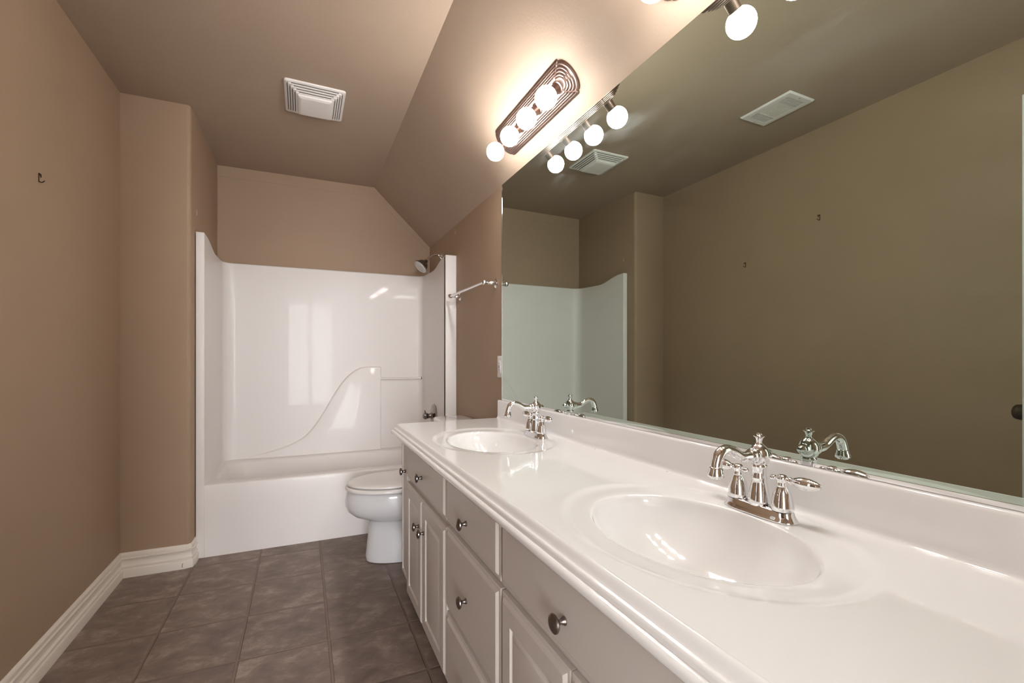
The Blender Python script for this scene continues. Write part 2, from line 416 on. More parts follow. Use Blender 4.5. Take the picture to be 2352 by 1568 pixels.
rl += [rrect(a[0], a[1], a[2], a[3], 0.10, zr), rrect(a[0] + 0.006, a[1] - 0.006, a[2] + 0.006, a[3] - 0.006, 0.11, zr - 0.003),
       rrect(a[0] + 0.015, a[1] - 0.012, a[2] + 0.012, a[3] - 0.012, 0.115, zr - 0.015), rrect(a[0] + 0.09, a[1] - 0.03, a[2] + 0.035, a[3] - 0.035, 0.12, zr - 0.22),
       rrect(a[0] + 0.17, a[1] - 0.06, a[2] + 0.07, a[3] - 0.07, 0.12, zr - 0.32), rrect(a[0] + 0.26, a[1] - 0.12, a[2] + 0.13, a[3] - 0.13, 0.10, zr - 0.335)]
rings(bm, rl)
obj('tub_basin', bm, TUB, tub, xf=sk, ang=0.9)
# moulded shelf: raised panel with the S-shaped outline, and the soap recess beside it
ctl = [(-0.47, 0.405), (-0.435, 0.412), (-0.30, 0.432), (-0.16, 0.466), (-0.05, 0.508), (0.034, 0.565), (0.125, 0.69), (0.20, 0.825), (0.262, 0.925), (0.33, 1.005), (0.40, 1.050), (0.46, 1.062), (0.566, 1.062)]
cv = [(v.x, v.y) for v in catmull([(x, z, 0) for x, z in ctl], 5)]
bm = BM()
rs = []
for i, (x, z) in enumerate(cv):
    p0 = Vector(cv[max(i - 1, 0)]); p1 = Vector(cv[min(i + 1, len(cv) - 1)]); t_ = (p1 - p0).normalized(); nn = Vector((-t_.y, t_.x))
    k = min(1, max(0.12, (x + 0.46) / 0.32)); k = k * k * (3 - 2 * k)
    if i >= len(cv) - 2: nn = Vector((0, 1))
    col = [(x, yi + 0.004, z)]
    for d, h_ in ((0.0, 0.010), (0.0030, 0.018), (0.0080, 0.0235), (0.012, 0.025)):
        col.append((x - nn.x * d, yi + 0.004 - h_ * k, z - nn.y * d))
    col.append((x - nn.x * 0.012, yi + 0.004 - 0.025 * k, zr - 0.03)); col.append((x, yi + 0.004, zr - 0.03))
    rs.append(col)
xe, ze = cv[-1]
rs[-1] = [(xe - 0.006, p[1], p[2]) for p in rs[-1]]
rs.append([(xe - 0.0015, yi + 0.004, ze - 0.0015)] + [(xe - 0.0015, yi + 0.004 - h_, ze - d - 0.0015) for d, h_ in ((0, 0.008), (0.003, 0.016), (0.008, 0.0215), (0.012, 0.0228))] + [(xe - 0.0015, yi - 0.0188, zr - 0.03), (xe - 0.0015, yi + 0.004, zr - 0.03)])
rs.append([(xe, yi + 0.004, ze - 0.004)] + [(xe, yi + 0.004 - h_, ze - d - 0.004) for d, h_ in ((0, 0.006), (0.003, 0.012), (0.008, 0.016), (0.012, 0.017))] + [(xe, yi - 0.013, zr - 0.03), (xe, yi + 0.004, zr - 0.03)])
rings(bm, rs)
box(bm, (xe - 0.02, yi - 0.021, zr - 0.05), (xi1 + 0.002, yi + 0.004, zr + 0.002), 0.004, 3)
obj('shelf_panel', bm, TUB, tub, xf=sk, ang=1.0)
bm = BM(); tube(bm, [(0.562, yi - 0.022, 0.966), (xi1 + 0.004, yi - 0.022, 0.966)], 0.0085, spline=False, n=14); 
obj('towel_rod', bm, TUB, tub, xf=sk)
bm = BM(); lathe(bm, [(0.0095, 0), (0.0095, 0.006)], (xi1 - 0.012, yi - 0.022, 0.966), (1, 0, 0), n=14); obj('rod_socket', bm, DARK, tub, xf=sk, label='dark rod end socket')

# ------------------------------------------------------------------ shower head
shw = thing('wall_shower', 'tarnished chrome shower head on curved arm above the tub wall', 'shower head', (xR, 3.40, 1.918))
bm = BM(); lathe(bm, [(0.031, 0), (0.031, 0.003), (0.028, 0.006), (0.020, 0.012), (0.012, 0.020), (0.0105, 0.028)], (xR, 3.40, 1.918), (-1, 0, 0)); obj('wall_flange', bm, CHROME, shw)
bm = BM(); tube(bm, [(xR - 0.005, 3.40, 1.918), (xR - 0.05, 3.40, 1.921), (xR - 0.085, 3.40, 1.905), (xR - 0.125, 3.40, 1.862)], 0.0085); obj('arm', bm, CHROME, shw)
hd = Vector((-0.68, -0.11, -0.72)).normalized(); h0 = Vector((xR - 0.12, 3.40, 1.868))
bm = BM(); lathe(bm, [(0.010, -0.004), (0.014, 0.004), (0.016, 0.012), (0.022, 0.017), (0.034, 0.028), (0.043, 0.042), (0.048, 0.056), (0.050, 0.060), (0.058, 0.063), (0.058, 0.070), (0.054, 0.071)], h0, hd); obj('head_bell', bm, DULL, shw)
bm = BM(); lathe(bm, [(0.054, 0.0705), (0.054, 0.076), (0.047, 0.081), (0.036, 0.082), (0.034, 0.079), (0.0, 0.080)], h0, hd)
obj('spray_face', bm, RUBBER, shw, label='pale plastic spray face')

# ------------------------------------------------------------------ shower valve
vx = xi1 - 0.001; vc = Vector((vx, 3.325, 0.700))
val = thing('shower_valve', 'round chrome shower valve plate with ball handle on the tub side wall', 'shower valve', tuple(vc))
bm = BM(); lathe(bm, [(0.088, 0), (0.088, 0.003), (0.084, 0.006), (0.078, 0.0065), (0.074, 0.010), (0.040, 0.014), (0.028, 0.018)], vc, (-1, 0, 0), n=48); obj('escutcheon', bm, DULL, val)
bm = BM(); lathe(bm, [(0.028, 0.014), (0.024, 0.022), (0.018, 0.026), (0.017, 0.040), (0.020, 0.044), (0.017, 0.050)], vc, (-1, 0, 0)); obj('stem', bm, NICKEL, val)
bm = BM(); lathe(bm, [(0.017, 0.048), (0.023, 0.054), (0.026, 0.064), (0.024, 0.075), (0.015, 0.084), (0, 0.087)], vc, (-1, 0, 0))
tube(bm, [vc + Vector((-0.066, 0, 0.02)), vc + Vector((-0.068, 0, 0.035)), vc + Vector((-0.072, 0, 0.042))], [0.004, 0.0045, 0.002], n=8, k=3)
obj('handle', bm, DULL, val)

# ------------------------------------------------------------------ toilet
toi = thing('toilet', 'white two-piece toilet with closed lid between the tub and vanity', 'toilet', (0.6, 2.645, 0))
yc_ = 2.645
def egg(xf_, xb_, hw, z, n=48, y=yc_, p=1.0):
    """egg outline: front at xf_ (-x), back at xb_"""
    xm = xf_ + (xb_ - xf_) * 0.47; out = []
    for i in range(n):
        a = 2 * PI * i / n; c, s = math.cos(a), math.sin(a)
        rx = (xb_ - xm) if c > 0 else (xm - xf_)
        e = 0.85 if c > 0 else 1.0
        out.append((xm + rx * (abs(c) ** e) * (1 if c > 0 else -1), y + hw * s, z))
    return out
bm = BM()
rings(bm, [egg(0.335, 0.86, 0.105, 0.0), egg(0.322, 0.87, 0.118, 0.004), egg(0.318, 0.87, 0.122, 0.03), egg(0.326, 0.86, 0.112, 0.10), egg(0.335, 0.85, 0.104, 0.17),
           egg(0.338, 0.85, 0.106, 0.222), egg(0.330, 0.85, 0.120, 0.234), egg(0.300, 0.86, 0.140, 0.244), egg(0.255, 0.87, 0.160, 0.262), egg(0.226, 0.87, 0.175, 0.288),
           egg(0.212, 0.87, 0.183, 0.318), egg(0.212, 0.87, 0.186, 0.350), egg(0.218, 0.87, 0.184, 0.385), egg(0.222, 0.87, 0.182, 0.396), egg(0.232, 0.86, 0.172, 0.401)])
obj('bowl', bm, CERA, toi, ang=1.0)
bm = BM()
rings(bm, [egg(0.240, 0.735, 0.162, 0.4035), egg(0.226, 0.745, 0.176, 0.4065), egg(0.214, 0.75, 0.188, 0.4085), egg(0.212, 0.75, 0.190, 0.415), egg(0.215, 0.75, 0.187, 0.424), egg(0.224, 0.745, 0.178, 0.427)])
obj('seat', bm, SEATP, toi, ang=1.0)
bm = BM()
rings(bm, [egg(0.245, 0.74, 0.158, 0.4285), egg(0.232, 0.75, 0.170, 0.4325), egg(0.222, 0.755, 0.181, 0.4350), egg(0.222, 0.755, 0.181, 0.4415), egg(0.228, 0.75, 0.176, 0.4465), egg(0.26, 0.73, 0.15, 0.4500), egg(0.34, 0.68, 0.09, 0.4515)])
obj('lid', bm, SEATP, toi, ang=1.0)
for y in (yc_ - 0.07, yc_ + 0.07):
    bm = BM(); box(bm, (0.735, y - 0.018, 0.40), (0.775, y + 0.018, 0.442), 0.006); obj('hinge', bm, SEATP, toi)
bm = BM(); rings(bm, [rrect(0.785, 0.955, yc_ - 0.19, yc_ + 0.19, 0.04, 0.395), rrect(0.778, 0.96, yc_ - 0.205, yc_ + 0.205, 0.04, 0.43), rrect(0.770, 0.963, yc_ - 0.22, yc_ + 0.22, 0.04, 0.718)])
obj('tank', bm, CERA, toi)
bm = BM(); rings(bm, [rrect(0.760, 0.967, yc_ - 0.228, yc_ + 0.228, 0.04, 0.719), rrect(0.758, 0.967, yc_ - 0.23, yc_ + 0.23, 0.04, 0.742), rrect(0.766, 0.963, yc_ - 0.222, yc_ + 0.222, 0.035, 0.753), rrect(0.785, 0.95, yc_ - 0.20, yc_ + 0.20, 0.03, 0.757)])
obj('tank_lid', bm, CERA, toi)
bm = BM(); lathe(bm, [(0.012, 0), (0.012, 0.008), (0.006, 0.010)], (0.772, yc_ + 0.17, 0.67), (-1, 0, 0), n=16); tube(bm, [(0.763, yc_ + 0.17, 0.67), (0.759, yc_ + 0.13, 0.665), (0.759, yc_ + 0.09, 0.66)], 0.005, n=8); obj('flush_lever', bm, CHROME, toi)

# ------------------------------------------------------------------ vanity cabinet
van = thing('vanity_cabinet', 'long cream painted double vanity cabinet with raised panel doors and round knobs', 'cabinet', (0.7, 1.16, 0))
FX = 0.430                       # front of doors and drawers
bm = BM()
box(bm, (0.449, VY0, 0.055), (0.468, 2.145, 0.765)); box(bm, (0.468, VY0, 0.055), (xR - 0.002, 2.145, 0.085)); box(bm, (0.468, VY0, 0.085), (xR - 0.002, VY0 + 0.018, 0.765))
box(bm, (xR - 0.014, VY0 + 0.018, 0.085), (xR - 0.002, 2.145, 0.765))
box(bm, (0.458, 2.145, 0.082), (0.475, VY1 - 0.004, 0.765)); box(bm, (0.475, VY1 - 0.022, 0.082), (xR - 0.002, VY1 - 0.004, 0.765)); box(bm, (0.475, 2.145, 0.082), (xR - 0.002, VY1 - 0.022, 0.1))
box(bm, (0.52, VY0, 0.0), (xR - 0.002, VY1 - 0.03, 0.09))
obj('body', bm, CAB, van, sm=False)
def front(y0, y1, z0, z1, panel, x=FX, mat=CAB, sx=0.058):
    bm = BM()
    P = [(0, 0.0185), (0, 0.0075), (0.0035, 0.0065), (0.0105, 0.0065), (0.0155, 0.0015), (0.018, 0.0)]
    if panel: P += [(sx, 0.0), (sx + 0.002, 0.0065), (sx + 0.006, 0.0070), (sx + 0.020, 0.0015), (sx + 0.023, 0.001)]
    rings(bm, [[(x + d, y0 + i, z0 + i), (x + d, y1 - i, z0 + i), (x + d, y1 - i, z1 - i), (x + d, y0 + i, z1 - i)] for i, d in P])
    return bm
KP = [(0.0075, 0), (0.0078, 0.0015), (0.0062, 0.0045), (0.0044, 0.009), (0.0046, 0.0125), (0.0085, 0.016), (0.0140, 0.0185), (0.0165, 0.0215), (0.0160, 0.0245), (0.0120, 0.0272), (0.006, 0.0287), (0, 0.029)]
def knob(parent, y, z, x=FX):
    bm = BM(); lathe(bm, [(r * 1.06, h * 1.02) for r, h in KP], (x, y, z), (-1, 0, 0), n=28); obj('knob', bm, NICKEL, parent, label='brushed nickel knob')
DT, DB0 = 0.747, 0.591           # drawer row
def drawer(y0, y1, z0, z1, ky, kz):
    o = obj('drawer', front(y0, y1, z0, z1, False), CAB, van, ang=0.25); knob(o, ky, kz); return o
def door(y0, y1, z0, z1, ky, kz, x=FX, sx=0.058):
    o = obj('door', front(y0, y1, z0, z1, True, x, sx=sx), CAB, van, ang=0.25); knob(o, ky, kz, x); return o
drawer(1.470, 2.092, DB0, DT, 1.786, 0.657)
door(1.7955, 2.092, 0.055, 0.566, 1.839, 0.447); door(1.470, 1.7925, 0.055, 0.566, 1.757, 0.447)
drawer(1.012, 1.461, DB0, DT, 1.248, 0.654); drawer(1.012, 1.461, 0.306, 0.574, 1.248, 0.430); drawer(1.012, 1.461, 0.055, 0.290, 1.236, 0.17)
drawer(0.380, 1.003, DB0, DT, 0.704, 0.660)
door(0.6945, 1.003, 0.055, 0.574, 0.735, 0.447); door(0.380, 0.6915, 0.055, 0.574, 0.655, 0.447)
door(0.10, 0.372, 0.055, DT, 0.34, 0.6)
door(2.100, VY1 - 0.002, 0.082, DT, 2.147, 0.600, 0.4395, 0.030)

# ------------------------------------------------------------------ countertop with two integral oval basins
ctp = thing('countertop', 'glossy white cultured marble double sink countertop with stepped edge', 'countertop', (0.69, 1.16, 0.765))
TX0, TX1 = 0.4255, 0.945
bm = BM()
def flat(x0, y0, x1, y1):
    bm.faces.new([bm.verts.new(p) for p in ((x0, y0, ZC), (x1, y0, ZC), (x1, y1, ZC), (x0, y1, ZC))])
SINKS = [(1.672,), (0.655,)]
PX0, PX1 = TX0, TX1
RO = [  # (t between inner ellipse (0) and outer ellipse (1) or bowl scale, z)
]
N_ = 160
def ell(cx, cy, a, b, z): return [Vector((cx + a * math.cos(2 * PI * i / N_), cy + b * math.sin(2 * PI * i / N_), z)) for i in range(N_)]
def sink(cy):
    ci, co_ = 0.682, 0.690; ai, bi_ = 0.170, 0.230; ao, bo = 0.2405, 0.305
    y0, y1 = cy - 0.335, cy + 0.335
    # outer rectangle ring
    rect = []
    for i in range(N_):
        a = 2 * PI * i / N_; c, s = math.cos(a) * ao, math.sin(a) * bo
        k = min(((PX1 - co_) / c if c > 0 else (PX0 - co_) / c) if abs(c) > 1e-9 else 1e9, ((y1 - cy) / s if s > 0 else (y0 - cy) / s) if abs(s) > 1e-9 else 1e9)
        rect.append(Vector((co_ + c * k, cy + s * k, ZC)))
    R = [rect, ell(co_, cy, ao + 0.004, bo + 0.006, ZC), ell(co_, cy, ao, bo, ZC)]
    for t, dz in ((0.985, 0.0002), (0.965, 0.0012), (0.94, 0.0030), (0.915, 0.0044), (0.89, 0.0050)):
        R.append(ell(co_, cy, ao * t, bo * t, ZC - dz))
    # plateau to the inner lip
    for t in (0.5, 0.12):
        R.append(ell(ci + (co_ - ci) * t, cy, ai + (ao * 0.89 - ai) * t, bi_ + (bo * 0.89 - bi_) * t, ZC - 0.005 - 0.001 * (1 - t)))
    D = 0.135
    prof = [(1.0, 0.0068), (0.99, 0.0082), (0.98, 0.0108), (0.972, 0.0145), (0.964, 0.020)] + [(q_, 0.020 + 0.116 * (1 - (q_ / 0.964) ** 2.3) ** 0.80) for q_ in (0.955, 0.94, 0.92, 0.89, 0.85, 0.8, 0.74, 0.67, 0.59, 0.5, 0.41, 0.32, 0.22, 0.13)]
    for s, z in prof:
        a = ai * s; b = bi_ * s
        if s < 0.3: a = b = (a + b) / 2 * (0.9 if s < 0.15 else 1)
        R.append(ell(ci + 0.03 * (1 - s), cy, a, b, ZC - z))
    VV = rings(bm, R, cap0=False, cap1=True)[0]
    for i in range(N_):
        p, q = VV[i].co, VV[(i + 1) % N_].co
        if abs(p.x - q.x) > 1e-6 and abs(p.y - q.y) > 1e-6:
            cxy = Vector((PX0 if min(p.x, q.x) < co_ else PX1, y0 if min(p.y, q.y) < cy else y1, ZC))
            if (cxy - p).length > 1e-4 and (cxy - q).length > 1e-4: bm.faces.new((VV[i], VV[(i + 1) % N_], bm.verts.new(cxy)))
    return y0, y1
spans = sorted(sink(s[0]) for s in SINKS)
cur = VY0 - 0.002; E1 = VY1
for a, b in spans:
    flat(PX0, cur, PX1, a); cur = b
flat(PX0, cur, PX1, E1)
EP = [(0.4255, 0.810), (0.4235, 0.8108), (0.4205, 0.8098), (0.4175, 0.8068), (0.4150, 0.8020), (0.4125, 0.7975), (0.4105, 0.7942), (0.4090, 0.7930), (0.4070, 0.7938), (0.4040, 0.7925), (0.4022, 0.7885), (0.4018, 0.7850),
      (0.4005, 0.7828), (0.3985, 0.7830), (0.3950, 0.7825), (0.3915, 0.7795), (0.3895, 0.7750), (0.3898, 0.7705), (0.3930, 0.7665), (0.3990, 0.7650), (0.46, 0.7650)]
# front edge strip, mitred with the far end edge
def edge_strip():
    A = [bm.verts.new((x, VY0 - 0.002, z)) for x, z in EP]
    Bv = [bm.verts.new((x, E1, z)) for x, z in EP]
    for i in range(len(EP) - 1): bm.faces.new((A[i], A[i + 1], Bv[i + 1], Bv[i]))
    e = [bm.verts.new(p) for p in [(x, E1, z) for x, z in EP[:-1]] + [(0.95, E1, 0.765), (0.95, E1, 0.81)]]
    bm.faces.new(e)
    e = [bm.verts.new(p) for p in [(x, VY0 - 0.002, z) for x, z in EP[:-1]] + [(0.95, VY0 - 0.002, 0.765), (0.95, VY0 - 0.002, 0.81)]]
    bm.faces.new(e)
edge_strip()
bmesh.ops.remove_doubles(bm, verts=bm.verts[:], dist=0.00005)
obj('slab', bm, MARB, ctp, ang=1.25)
bm = BM()
BS = [(0.945, 0.810), (0.9495, 0.8120), (0.9525, 0.8170), (0.9535, 0.824), (0.9540, 0.899), (0.9552, 0.9035), (0.9580, 0.9060), (0.9722, 0.9060), (0.9722, 0.766), (0.945, 0.766)]
extrude_y(bm, BS, VY0 - 0.002, E1); obj('backsplash', bm, MARB, ctp, ang=0.75)
for (cy,) in SINKS:
    bm = BM(); dc = (0.682 + 0.03 * 0.87, cy, ZC - 0.1365)
    lathe(bm, [(0.021, 0), (0.021, 0.002), (0.016, 0.003), (0.014, 0.001), (0.013, 0.006), (0.009, 0.009), (0, 0.0095)], dc, (0, 0, 1), n=24); obj('drain', bm, CHROME, ctp, label='chrome drain')

# ------------------------------------------------------------------ faucets
def faucet(loc, label, first=None):
    f = thing('faucet', label, 'faucet', loc, 'chrome two-handle faucets')
    if first:
        for ch in first.children:
            c = ch.copy(); C.objects.link(c); c.parent = f
            for g in ch.children:
                d = g.copy(); C.objects.link(d); d.parent = c
        return f
    X, Y, Z = loc
    bm = BM()
    def stad(hx, hy, z, n=12, w=0.0):
        out = []
        for i in range(2 * n):
            a = PI * i / n
            s = 1 if math.sin(a) >= 0 else -1
            py = math.sin(a) * hx + s * (hy - hx) * (1 if abs(math.sin(a)) > 1e-6 else 0)
            out.append((X + math.cos(a) * hx, Y + py, Z + z))
        return out
    def stad2(hx, hy, z, waist=0.0):
        out = []; n = 40
        for i in range(n):
            a = 2 * PI * i / n; c, s = math.cos(a), math.sin(a)
            e = 0.62
            y = hy * abs(s) ** e * (1 if s > 0 else -1)
            x = hx * abs(c) ** 0.75 * (1 if c > 0 else -1) * (1 - waist * math.exp(-((abs(y) - 0.024) / 0.012) ** 2))
            out.append((X + x, Y + y, Z + z))
        return out
    rings(bm, [stad2(0.0285, 0.0815, 0), stad2(0.0290, 0.0820, 0.0015), stad2(0.0280, 0.0805, 0.004), stad2(0.0250, 0.0775, 0.008), stad2(0.0225, 0.0745, 0.014, 0.06), stad2(0.0215, 0.0730, 0.019, 0.10), stad2(0.0205, 0.0720, 0.0205, 0.12)])
    obj('base_plate', bm, CHROME, f, ang=1.0)
    bm = BM(); lathe(bm, [(0.0225, 0.019), (0.0228, 0.024), (0.0215, 0.032), (0.0195, 0.045), (0.0165, 0.060), (0.0140, 0.070), (0.0150, 0.073), (0.0150, 0.077), (0.0136, 0.080), (0.0140, 0.093), (0.0158, 0.098), (0.0158, 0.101), (0.0140, 0.104),
                          (0.0180, 0.108), (0.0203, 0.115), (0.0210, 0.123), (0.0200, 0.131), (0.0165, 0.139), (0.0110, 0.1445), (0.0072, 0.147), (0.0068, 0.149)], (X, Y, Z)); obj('column', bm, CHROME, f, ang=0.9)
    bm = BM(); lathe(bm, [(0.0060, 0.146), (0.0060, 0.153), (0.0072, 0.1585), (0.0100, 0.1615), (0.0118, 0.1625), (0.0118, 0.1635), (0.0080, 0.1645), (0.0058, 0.1655), (0.0055, 0.1675), (0.0035, 0.1700), (0, 0.1708)], (X, Y, Z), n=24); obj('finial', bm, CHROME, f)
    # rear acorn on the column
    bm = BM(); lathe(bm, [(0.013, 0.014), (0.012, 0.021), (0.009, 0.0225), (0.010, 0.024), (0.009, 0.030), (0.005, 0.035), (0, 0.0365)], (X, Y, Z + 0.123), (1, 0, 0), n=24); obj('rear_cap', bm, CHROME, f)
    bm = BM()
    lathe(bm, [(0.0160, 0.010), (0.0165, 0.016), (0.0160, 0.022), (0.0138, 0.024), (0.0142, 0.028), (0.0120, 0.032)], (X, Y, Z + 0.1225), (-1, 0, 0), n=28)
    tube(bm, [(X - 0.018, Y, Z + 0.1225), (X - 0.036, Y, Z + 0.122), (X - 0.056, Y, Z + 0.1245), (X - 0.078, Y, Z + 0.1365), (X - 0.100, Y, Z + 0.1420), (X - 0.118, Y, Z + 0.134), (X - 0.1265, Y, Z + 0.117), (X - 0.128, Y, Z + 0.106)],
         [0.0118, 0.0112, 0.0104, 0.0102, 0.0106, 0.0112, 0.0114, 0.0110], n=20, k=6)
    lathe(bm, [(0.0108, -0.002), (0.0132, 0.001), (0.0132, 0.005), (0.0150, 0.009), (0.0162, 0.015), (0.0155, 0.0175), (0.0120, 0.018), (0.0115, 0.021), (0.009, 0.0212)], (X - 0.128, Y, Z + 0.108), (-0.05, 0, -1), n=28)
    obj('spout', bm, CHROME, f, ang=0.9)
    for s in (-1, 1):
        hy = Y + s * 0.051
        bm = BM(); lathe(bm, [(0.0205, 0.0195), (0.0205, 0.0215)], (X, hy, Z), n=28)
        gask = bm
        bm2 = BM(); lathe(bm2, [(0.0210, 0.0210), (0.0220, 0.0245), (0.0212, 0.030), (0.0200, 0.040), (0.0170, 0.054), (0.0125, 0.064), (0.0098, 0.0685), (0.0108, 0.0705), (0.0108, 0.0725), (0.0092, 0.0745), (0.0100, 0.080), (0.0112, 0.084), (0.0105, 0.089), (0.0065, 0.0925), (0, 0.0935)], (X, hy, Z), n=32)
        ho = obj('handle', bm2, CHROME, f, ang=0.9)
        obj('gasket', gask, DARK, ho, label='black gasket ring')
        ang = 0.16 * s; dirv = Vector((0.05, s * 1.0, 0.02)).normalized(); c0 = Vector((X, hy, Z + 0.083))
        bm3 = BM()
        lathe(bm3, [(0.004, 0.008), (0.0045, 0.013), (0.0072, 0.0155), (0.0072, 0.0175), (0.0055, 0.020), (0.0085, 0.025), (0.0112, 0.033), (0.0124, 0.043), (0.0118, 0.054), (0.0090, 0.065), (0.0048, 0.0730), (0, 0.0755)], c0, dirv, n=24)
        lathe(bm3, [(0.0035, 0.008), (0.0035, 0.0125), (0.0055, 0.0145), (0.0065, 0.019), (0.0055, 0.023), (0.0025, 0.0265), (0, 0.0275)], c0, -dirv, n=20)
        obj('lever', bm3, CHROME, ho)
    return f
f2 = faucet((0.884, 0.657, ZC - 0.005), 'chrome two-handle faucet at the near sink, larger in view')
f1 = faucet((0.884, 1.678, ZC - 0.005), 'chrome two-handle faucet at the far sink beside the mirror corner', f2)

# ------------------------------------------------------------------ mirror
mxf = xR - 0.006; MY1 = 2.222
mir = thing('wall_mirror', 'huge frameless wall mirror above the double vanity', 'mirror', (xR - 0.003, 1.16, 0.914))
bm = BM(); box(bm, (mxf, VY0, 0.914), (xR - 0.0005, MY1, zk - 0.004)); obj('glass', bm, MIRROR, mir, sm=False)
bm = BM(); box(bm, (mxf - 0.0018, VY0, 0.9065), (xR - 0.001, MY1, 0.9155)); obj('bottom_channel', bm, CHROME, mir, sm=False, label='thin chrome channel')
bm = BM(); box(bm, (mxf - 0.0012, MY1, 0.912), (xR - 0.001, MY1 + 0.003, zk - 0.006)); obj('side_edge', bm, CHROME, mir, sm=False, label='bright polished glass edge')

# ------------------------------------------------------------------ light bars on the slope
up_s = Vector((xS - xR, 0, H - zk)).normalized(); nrm = Vector((-up_s.z, 0, up_s.x)); 
if nrm.x > 0: nrm = -nrm
def slope_pt(s, y, h): return Vector((xR, 0, zk)) + up_s * s + nrm * h + Vector((0, y, 0))
def light_bar(yc, label, first=None):
    base = slope_pt(0.137, yc, 0)
    t = thing('vanity_light', label, 'light fixture', tuple(base), 'four-bulb vanity lights on the slope')
    if first:
        for ch in first.children:
            c = ch.copy(); C.objects.link(c); c.parent = t
            for g in ch.children:
                d = g.copy(); C.objects.link(d); d.parent = c
        return t
    def outline(i):
        w_ = 0.068 - i; L = 0.277 - i * 0.9; q = []
        n = 16; ch = w_ - 0.009; bul = 0.036 - i * 0.15
        for sgn in (1, -1):
            q.append((w_ * sgn, sgn * L)); 
            q.append(((w_ - 0.004) * sgn, sgn * (L + 0.007)))
            for k in range(n + 1):
                a = PI * k / n; q.append((sgn * ch * math.cos(a), sgn * (L + 0.006 + bul * math.sin(a))))
            q.append((-(w_ - 0.004) * sgn, sgn * (L + 0.007)))
            q.append((-w_ * sgn, sgn * L)); 
        return q
    prof = [(0, 0), (0, 0.006), (0.003, 0.009), (0.008, 0.009), (0.0095, 0.0125), (0.013, 0.015), (0.0165, 0.0145), (0.0175, 0.018), (0.021, 0.0205), (0.0245, 0.020), (0.0255, 0.0235), (0.029, 0.026), (0.0325, 0.0255), (0.0335, 0.029), (0.037, 0.031), (0.040, 0.031)]
    bm = BM(); rings(bm, [[slope_pt(0.137 + a, yc + b, h) for a, b in outline(i)] for i, h in prof]); obj('back_plate', bm, PEWTER, t, ang=0.7)
    for k in range(4):
        y = yc + (k - 1.5) * 0.1595
        o_ = slope_pt(0.1346, y, 0)
        bm = BM(); lathe(bm, [(0.024, 0.030), (0.024, 0.033), (0.0195, 0.035), (0.0185, 0.062), (0.0195, 0.066), (0.0165, 0.066), (0.0155, 0.058)], o_, nrm, n=28); s_ = obj('socket', bm, PEWTER, t)
        bm = BM(); r = 0.0405
        pr = [(0.0125, 0.056), (0.0130, 0.062)] + [(r * math.sin(a), 0.1005 - r * math.cos(a)) for a in [0.42 + (PI - 0.42) * i / 16 for i in range(17)]]
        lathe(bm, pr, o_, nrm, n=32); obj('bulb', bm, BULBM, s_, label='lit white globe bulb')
    return t
l1 = light_bar(1.6915, 'four-globe vanity light bar on the slope above the far sink')
l2 = light_bar(0.655, 'four-globe vanity light bar above the near sink, seen mainly in the mirror', l1)

# ------------------------------------------------------------------ exhaust fan on the ceiling
fan = thing('exhaust_fan', 'square white exhaust fan grille on the flat ceiling', 'exhaust fan', (0.058, 2.63, H))
fx0, fx1, fy0, fy1 = -0.085, 0.202, 2.470, 2.790
def fr(i, z): return rrect(fx0 + i, fx1 - i, fy0 + i, fy1 - i, max(0.002, 0.014 - i * 0.12), H - z, n=4)
bm = BM()
prof = [(0, 0), (0, 0.006), (0.004, 0.009), (0.013, 0.010)]
z = 0.010; i = 0.013
for k in range(4):
    prof += [(i, z), (i + 0.002, z - 0.0045), (i + 0.0045, z - 0.0045), (i + 0.0045, z + 0.005), (i + 0.0115, z + 0.0065)]
    i += 0.0115; z += 0.0065
prof += [(i + 0.004, z + 0.006), (i + 0.014, z + 0.011), (i + 0.02, z + 0.0115)]
rings(bm, [fr(a, b) for a, b in prof]); obj('cover', bm, PLAST, fan, ang=0.5)
bm = BM()
i = 0.013; z = 0.010
for k in range(4):
    for (xa, xb, ya, yb) in ((fx0 + i, fx1 - i, fy0 + i, None), (fx0 + i, fx1 - i, fy1 - i, None)):
        w0 = 0.0022
        yy = ya
        box(bm, (xa + 0.02, yy - w0 + (0.0025 if ya < 2.6 else -0.0025), H - z - 0.002), (xb - 0.02, yy + w0 + (0.0025 if ya < 2.6 else -0.0025), H - z + 0.003))
    for xx, s in ((fx0 + i, 1), (fx1 - i, -1)):
        box(bm, (xx - 0.0022 + s * 0.0025, fy0 + i + 0.02, H - z - 0.002), (xx + 0.0022 + s * 0.0025, fy1 - i - 0.02, H - z + 0.003))
    i += 0.0115; z += 0.0065
obj('vent_slots', bm, SLOT, fan, sm=False, label='dark slots between the louvers')

# ------------------------------------------------------------------ ceiling supply register (seen in the mirror)
reg = thing('air_register', 'white rectangular ceiling air register reflected in the mirror', 'air vent', (-0.427, 1.655, H))
bm = BM()
rx0, rx1, ry0, ry1 = -0.527, -0.327, 1.508, 1.802
o1 = rrect(rx0, rx1, ry0, ry1, 0.004, H, 3); o2 = rrect(rx0, rx1, ry0, ry1, 0.004, H - 0.002, 3); o3 = rrect(rx0 + 0.006, rx1 - 0.006, ry0 + 0.006, ry1 - 0.006, 0.004, H - 0.009, 3)
o4 = rrect(rx0 + 0.032, rx1 - 0.032, ry0 + 0.034, ry1 - 0.034, 0.003, H - 0.009, 3); o5 = rrect(rx0 + 0.033, rx1 - 0.033, ry0 + 0.035, ry1 - 0.035, 0.003, H - 0.0015, 3)
rings(bm, [o1, o2, o3, o4, o5]); obj('frame', bm, PLAST, reg, ang=0.4)
